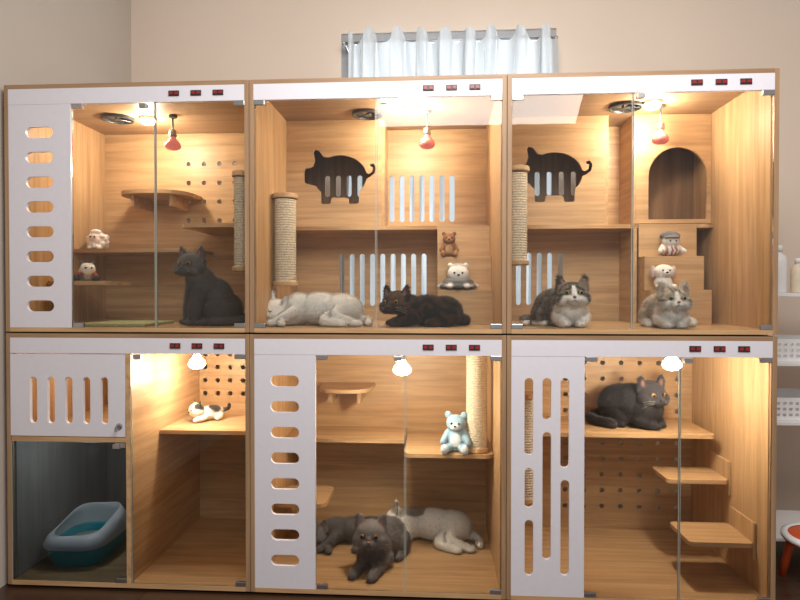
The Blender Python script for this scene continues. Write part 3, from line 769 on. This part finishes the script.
# ---------------------------------------------------------------- plush toys
def toy(label, loc, yaw, fn, eyes, group='plush toys in the cabinets', er=.005, nose=None):
    root = thing('plush_toy', loc, label, 'plush toy', group, R(yaw))
    b = Blob(); fn(b); b.build('body', root, voxel=.003, it=4)
    for e in eyes: obj('eye', ball(B(), e, er), M['bead'], root, keep=False, smooth=True)
    if nose: obj('nose', ball(B(), nose, (.004, .006, .004)), M['bead'], root, keep=False, smooth=True)
    return root
FR = 270
ST1, ST2 = FU + .0005 + .1555, FU + .0005 + .311
def sheep(b):
    w = (.78, .76, .74)
    b.e((0, 0, .045), (.04, .045, .045), w)
    for k in range(16):
        a = k * 2.4; z = .02 + .05 * (k / 16); b.e((.034 * math.cos(a), .038 * math.sin(a), z), .016, w, sub=2)
    b.e((.034, 0, .055), (.02, .024, .022), (.75, .5, .42)); b.e((.02, 0, .088), (.022, .026, .014), w)
    for s in (-1, 1): b.e((.026, s * .034, .062), (.008, .016, .007), (.75, .5, .42)); b.e((.03, s * .022, .010), (.018, .013, .011), w)
toy('round white woolly plush lamb on the long shelf', (at(96, 240, .5).x, .52, 1.4525), FR, sheep, [(.052, -.010, .060), (.052, .010, .060)])
def panda(b):
    w = (.75, .73, .7); k = (.03, .03, .03)
    b.e((0, 0, .035), (.05, .035, .035), w); b.e((.045, 0, .055), (.030, .034, .030), w)
    for s in (-1, 1):
        b.e((.04, s * .025, .085), .011, k, sub=2); b.limb([(.02, s * .03, .03), (.055, s * .04, .012)], [.015, .012], k); b.limb([(-.03, s * .03, .025), (-.05, s * .045, .012)], [.016, .013], k)
    b.pt((.03, 0, .035), (.03, .05, .008), (.5, .03, .03))
toy('small white plush with black limbs and red scarf on the low left shelf', (at(86, 275, .33).x, .33, 1.2905), 310, panda, [(.071, -.012, .061), (.071, .012, .061)])
def bear(c1, c2, s=1.0):
    def f(b):
        b.e((0, 0, .045 * s), (.032 * s, .036 * s, .045 * s), c1); b.e((.004 * s, 0, .105 * s), (.032 * s, .037 * s, .033 * s), c1)
        b.e((.032 * s, 0, .097 * s), (.014 * s, .017 * s, .013 * s), c2); b.pt((.034 * s, 0, .048 * s), (.014 * s, .022 * s, .028 * s), c2)
        for q in (-1, 1):
            b.e((0, q * .030 * s, .136 * s), (.008 * s, .014 * s, .014 * s), c1, sub=2)
            b.limb([(.005 * s, q * .030 * s, .070 * s), (.030 * s, q * .046 * s, .040 * s)], [.014 * s, .012 * s], c1)
            b.limb([(.010 * s, q * .024 * s, .018 * s), (.055 * s, q * .036 * s, .016 * s)], [.018 * s, .015 * s], c1); b.e((.060 * s, q * .037 * s, .020 * s), (.010 * s, .015 * s, .019 * s), c2, sub=2)
    return f
toy('small brown plush bear on the upper step', (at(449, 260, .47).x, .455, ST2), FR, bear((.22, .10, .045), (.42, .25, .13), .82), [(.028, -.012, .09), (.028, .012, .09)], er=.0035, nose=(.038, 0, .083))
def flower(b):
    w = (.78, .76, .72); g = (.10, .10, .11)
    b.e((0, 0, .032), (.045, .075, .028), g)
    for k in range(12):
        a = 2 * math.pi * k / 12; b.e((.05 * math.cos(a), .078 * math.sin(a), .018), (.018, .018, .012), w if k % 2 else g, sub=2)
    b.e((.010, 0, .075), (.040, .050, .040), w); b.e((-.004, 0, .108), (.030, .042, .016), (.35, .33, .33))
    for s in (-1, 1): b.e((0, s * .036, .112), (.012, .014, .014), w, sub=2)
toy('white faced round plush with dark petal skirt on the lower step', (at(458, 290, .38).x, .375, ST1), FR, flower, [(.048, -.018, .078), (.048, .018, .078)], er=.005, nose=(.051, 0, .068))
def hatdoll(b):
    w = (.70, .66, .62); g = (.12, .12, .13)
    b.e((0, 0, .030), (.036, .045, .030), (.30, .12, .10)); b.e((.005, 0, .070), (.034, .040, .030), w); b.e((-.004, 0, .095), (.038, .046, .022), g)
    b.e((.024, 0, .086), (.026, .036, .006), g); b.pt((0, 0, .030), (.08, .08, .03), w, kind='stripe', freq=300, axis=1)
    for s in (-1, 1): b.limb([(.0, s * .035, .045), (.025, s * .055, .022)], [.013, .011], w)
toy('plush doll in a dark cap on the top step of the upper right cabinet', (at(664, 258, .53).x, .455, ST2), FR, hatdoll, [(.036, -.013, .070), (.036, .013, .070)], er=.004)
def pup(b):
    w = (.76, .73, .70); p_ = (.45, .32, .28)
    b.e((0, 0, .034), (.034, .040, .034), w); b.e((.006, 0, .082), (.036, .044, .034), w); b.e((.038, 0, .074), (.012, .016, .011), w)
    for s in (-1, 1):
        b.e((-.002, s * .046, .082), (.010, .013, .030), p_); b.limb([(.01, s * .024, .016), (.048, s * .032, .014)], [.015, .013], w)
toy('white plush puppy with pinkish ears on the lower step behind the kitten', (at(661, 285, .40).x, .375, ST1), FR, pup, [(.040, -.015, .088), (.040, .015, .088)], er=.004, nose=(.050, 0, .078))
def calico(b):
    w = (.76, .72, .66)
    b.e((-.02, 0, .036), (.065, .042, .036), w); b.e((.055, 0, .055), (.038, .042, .036), w)
    for s in (-1, 1):
        b.cone((.052, s * .026, .080), (.050, s * .034, .108), .014, .6, (.03, .025, .02)); b.limb([(.03, s * .03, .02), (.075, s * .034, .013)], [.015, .013], w); b.limb([(-.05, s * .03, .02), (-.03, s * .045, .013)], [.018, .013], w)
    b.pt((-.03, .01, .06), (.035, .04, .03), (.03, .025, .02)); b.pt((.0, -.02, .05), (.025, .03, .03), (.55, .22, .05)); b.pt((.05, .025, .075), (.03, .02, .025), (.03, .025, .02)); b.pt((.05, -.03, .075), (.03, .02, .02), (.55, .22, .05))
    b.smooth_limb([(-.08, 0, .04), (-.10, .02, .05), (-.095, .04, .07)], [.010, .010, .009], (.03, .025, .02))
toy('white plush kitten with black and orange patches on the shelf', (at(209, 415, .5).x, .48, .6105), 225, calico, [(.088, -.016, .060), (.088, .016, .060)], nose=(.093, 0, .050))
toy('pale blue plush bear leaning by the scratching post', (at(456, 450, .36).x, .335, .5155), 262, bear((.28, .42, .52), (.72, .76, .78), 1.22), [(.044, -.016, .134), (.044, .016, .134)], nose=(.056, 0, .124))

# ---------------------------------------------------------------- right side rack
rx0, rx1, ry0, ry1 = 1.50, 2.02, .42, .78
rk = thing('storage_rack', ((rx0 + rx1) / 2, (ry0 + ry1) / 2, 0), 'white open storage rack standing right of the cabinets', 'rack')
for x in (rx0, rx1 - .02):
    for y in (ry0, ry1 - .02): obj('leg', box(B(), x, x + .02, y, y + .02, 0, 1.25), M['whiteplastic'], rk, bevel=.002)
for z in (.12, .65, .92, 1.235): obj('shelf', box(B(), rx0 + .0, rx1, ry0 - .002, ry1 + .002, z - .016, z), M['whiteplastic'], rk, bevel=.002)
def basket(z, label):
    t = thing('storage_basket', (1.75, .58, z), label, 'basket', 'white baskets on the rack')
    xa, xb, ya, yb, h = 1.535, 1.97, ry0 + .03, ry1 - .05, .105
    holes = [rrect(xa + .02 + .028 * i, xa + .036 + .028 * i, z + .02 + .026 * j, z + .034 + .026 * j, .003, 2)[::-1] for i in range(14) for j in range(3)]
    plate('front_wall', [(xa, z + .001), (xb, z + .001), (xb, z + h), (xa, z + h)], holes, .005, XZ(ya), M['whiteplastic'], t)
    obj('basket_body', box(box(box(box(B(), xa, xa + .005, ya + .003, yb, z + .001, z + h), xb - .005, xb, ya + .003, yb, z + .001, z + h), xa, xb, yb - .005, yb, z + .001, z + h), xa, xb, ya + .003, yb, z + .0005, z + .005), M['whiteplastic'], t)
basket(.92, 'perforated white basket on the upper shelf of the rack'); basket(.65, 'perforated white basket on the lower shelf of the rack')
def bottle(x, y, z, h, r, mat, label):
    t = thing('bottle', (x, y, z), label, 'bottle', 'bottles on the rack')
    obj('bottle_body', lathe(B(), [(r * .9, .0005), (r, .006), (r, h * .68), (r * .8, h * .78), (r * .35, h * .84), (r * .35, h * .9)], (x, y, z), 22), mat, t, smooth=True)
    obj('cap', lathe(B(), [(r * .45, h * .87), (r * .45, h), (r * .3, h + .002)], (x, y, z), 18), M['whiteplastic'], t, smooth=True)
CR_ = plain('cream_plastic', (.75, .65, .5), .4)
bottle(1.59, .50, 1.2355, .22, .032, M['whiteplastic'], 'tall white bottle on the top shelf of the rack')
bottle(1.675, .50, 1.2355, .16, .030, CR_, 'short cream bottle on the top shelf of the rack')
st = thing('stool', (1.62, .20, 0), 'small orange red plastic stool with white seat rim beside the cabinets', 'stool')
OR = plain('orange_plastic', (.65, .09, .02), .35)
obj('seat', lathe(B(), [(.135, .18), (.15, .19), (.15, .205), (.13, .215), (.02, .212)], (1.62, .20, 0), 28), OR, st, smooth=True)
obj('rim', lathe(B(), [(.1505, .196), (.158, .200), (.158, .214), (.140, .222), (.132, .2165)], (1.62, .20, 0), 28, cap=False), M['whiteplastic'], st, smooth=True, label='white rim')
for sx, sy in ((-1, -1), (1, -1), (-1, 1), (1, 1)): obj('leg', cyl(B(), (1.62 + sx * .11, .20 + sy * .11, .001), (1.62 + sx * .085, .20 + sy * .085, .185), .014, .018), OR, st, smooth=True)

# ---------------------------------------------------------------- light
w = bpy.data.worlds.new('world'); S.world = w; w.use_nodes = True
bg = w.node_tree.nodes['Background']; bg.inputs['Color'].default_value = (1.0, .94, .89, 1); bg.inputs['Strength'].default_value = .44
def area(loc, rot, size, e, col):
    l = bpy.data.lights.new('room_light', 'AREA'); l.energy = e; l.size = size; l.color = col
    o = bpy.data.objects.new('room_light', l); C.objects.link(o); o.location = loc; o.rotation_euler = rot
area((.3, -1.6, 2.9), (R(30), 0, 0), 1.5, 84, (1, .94, .88))
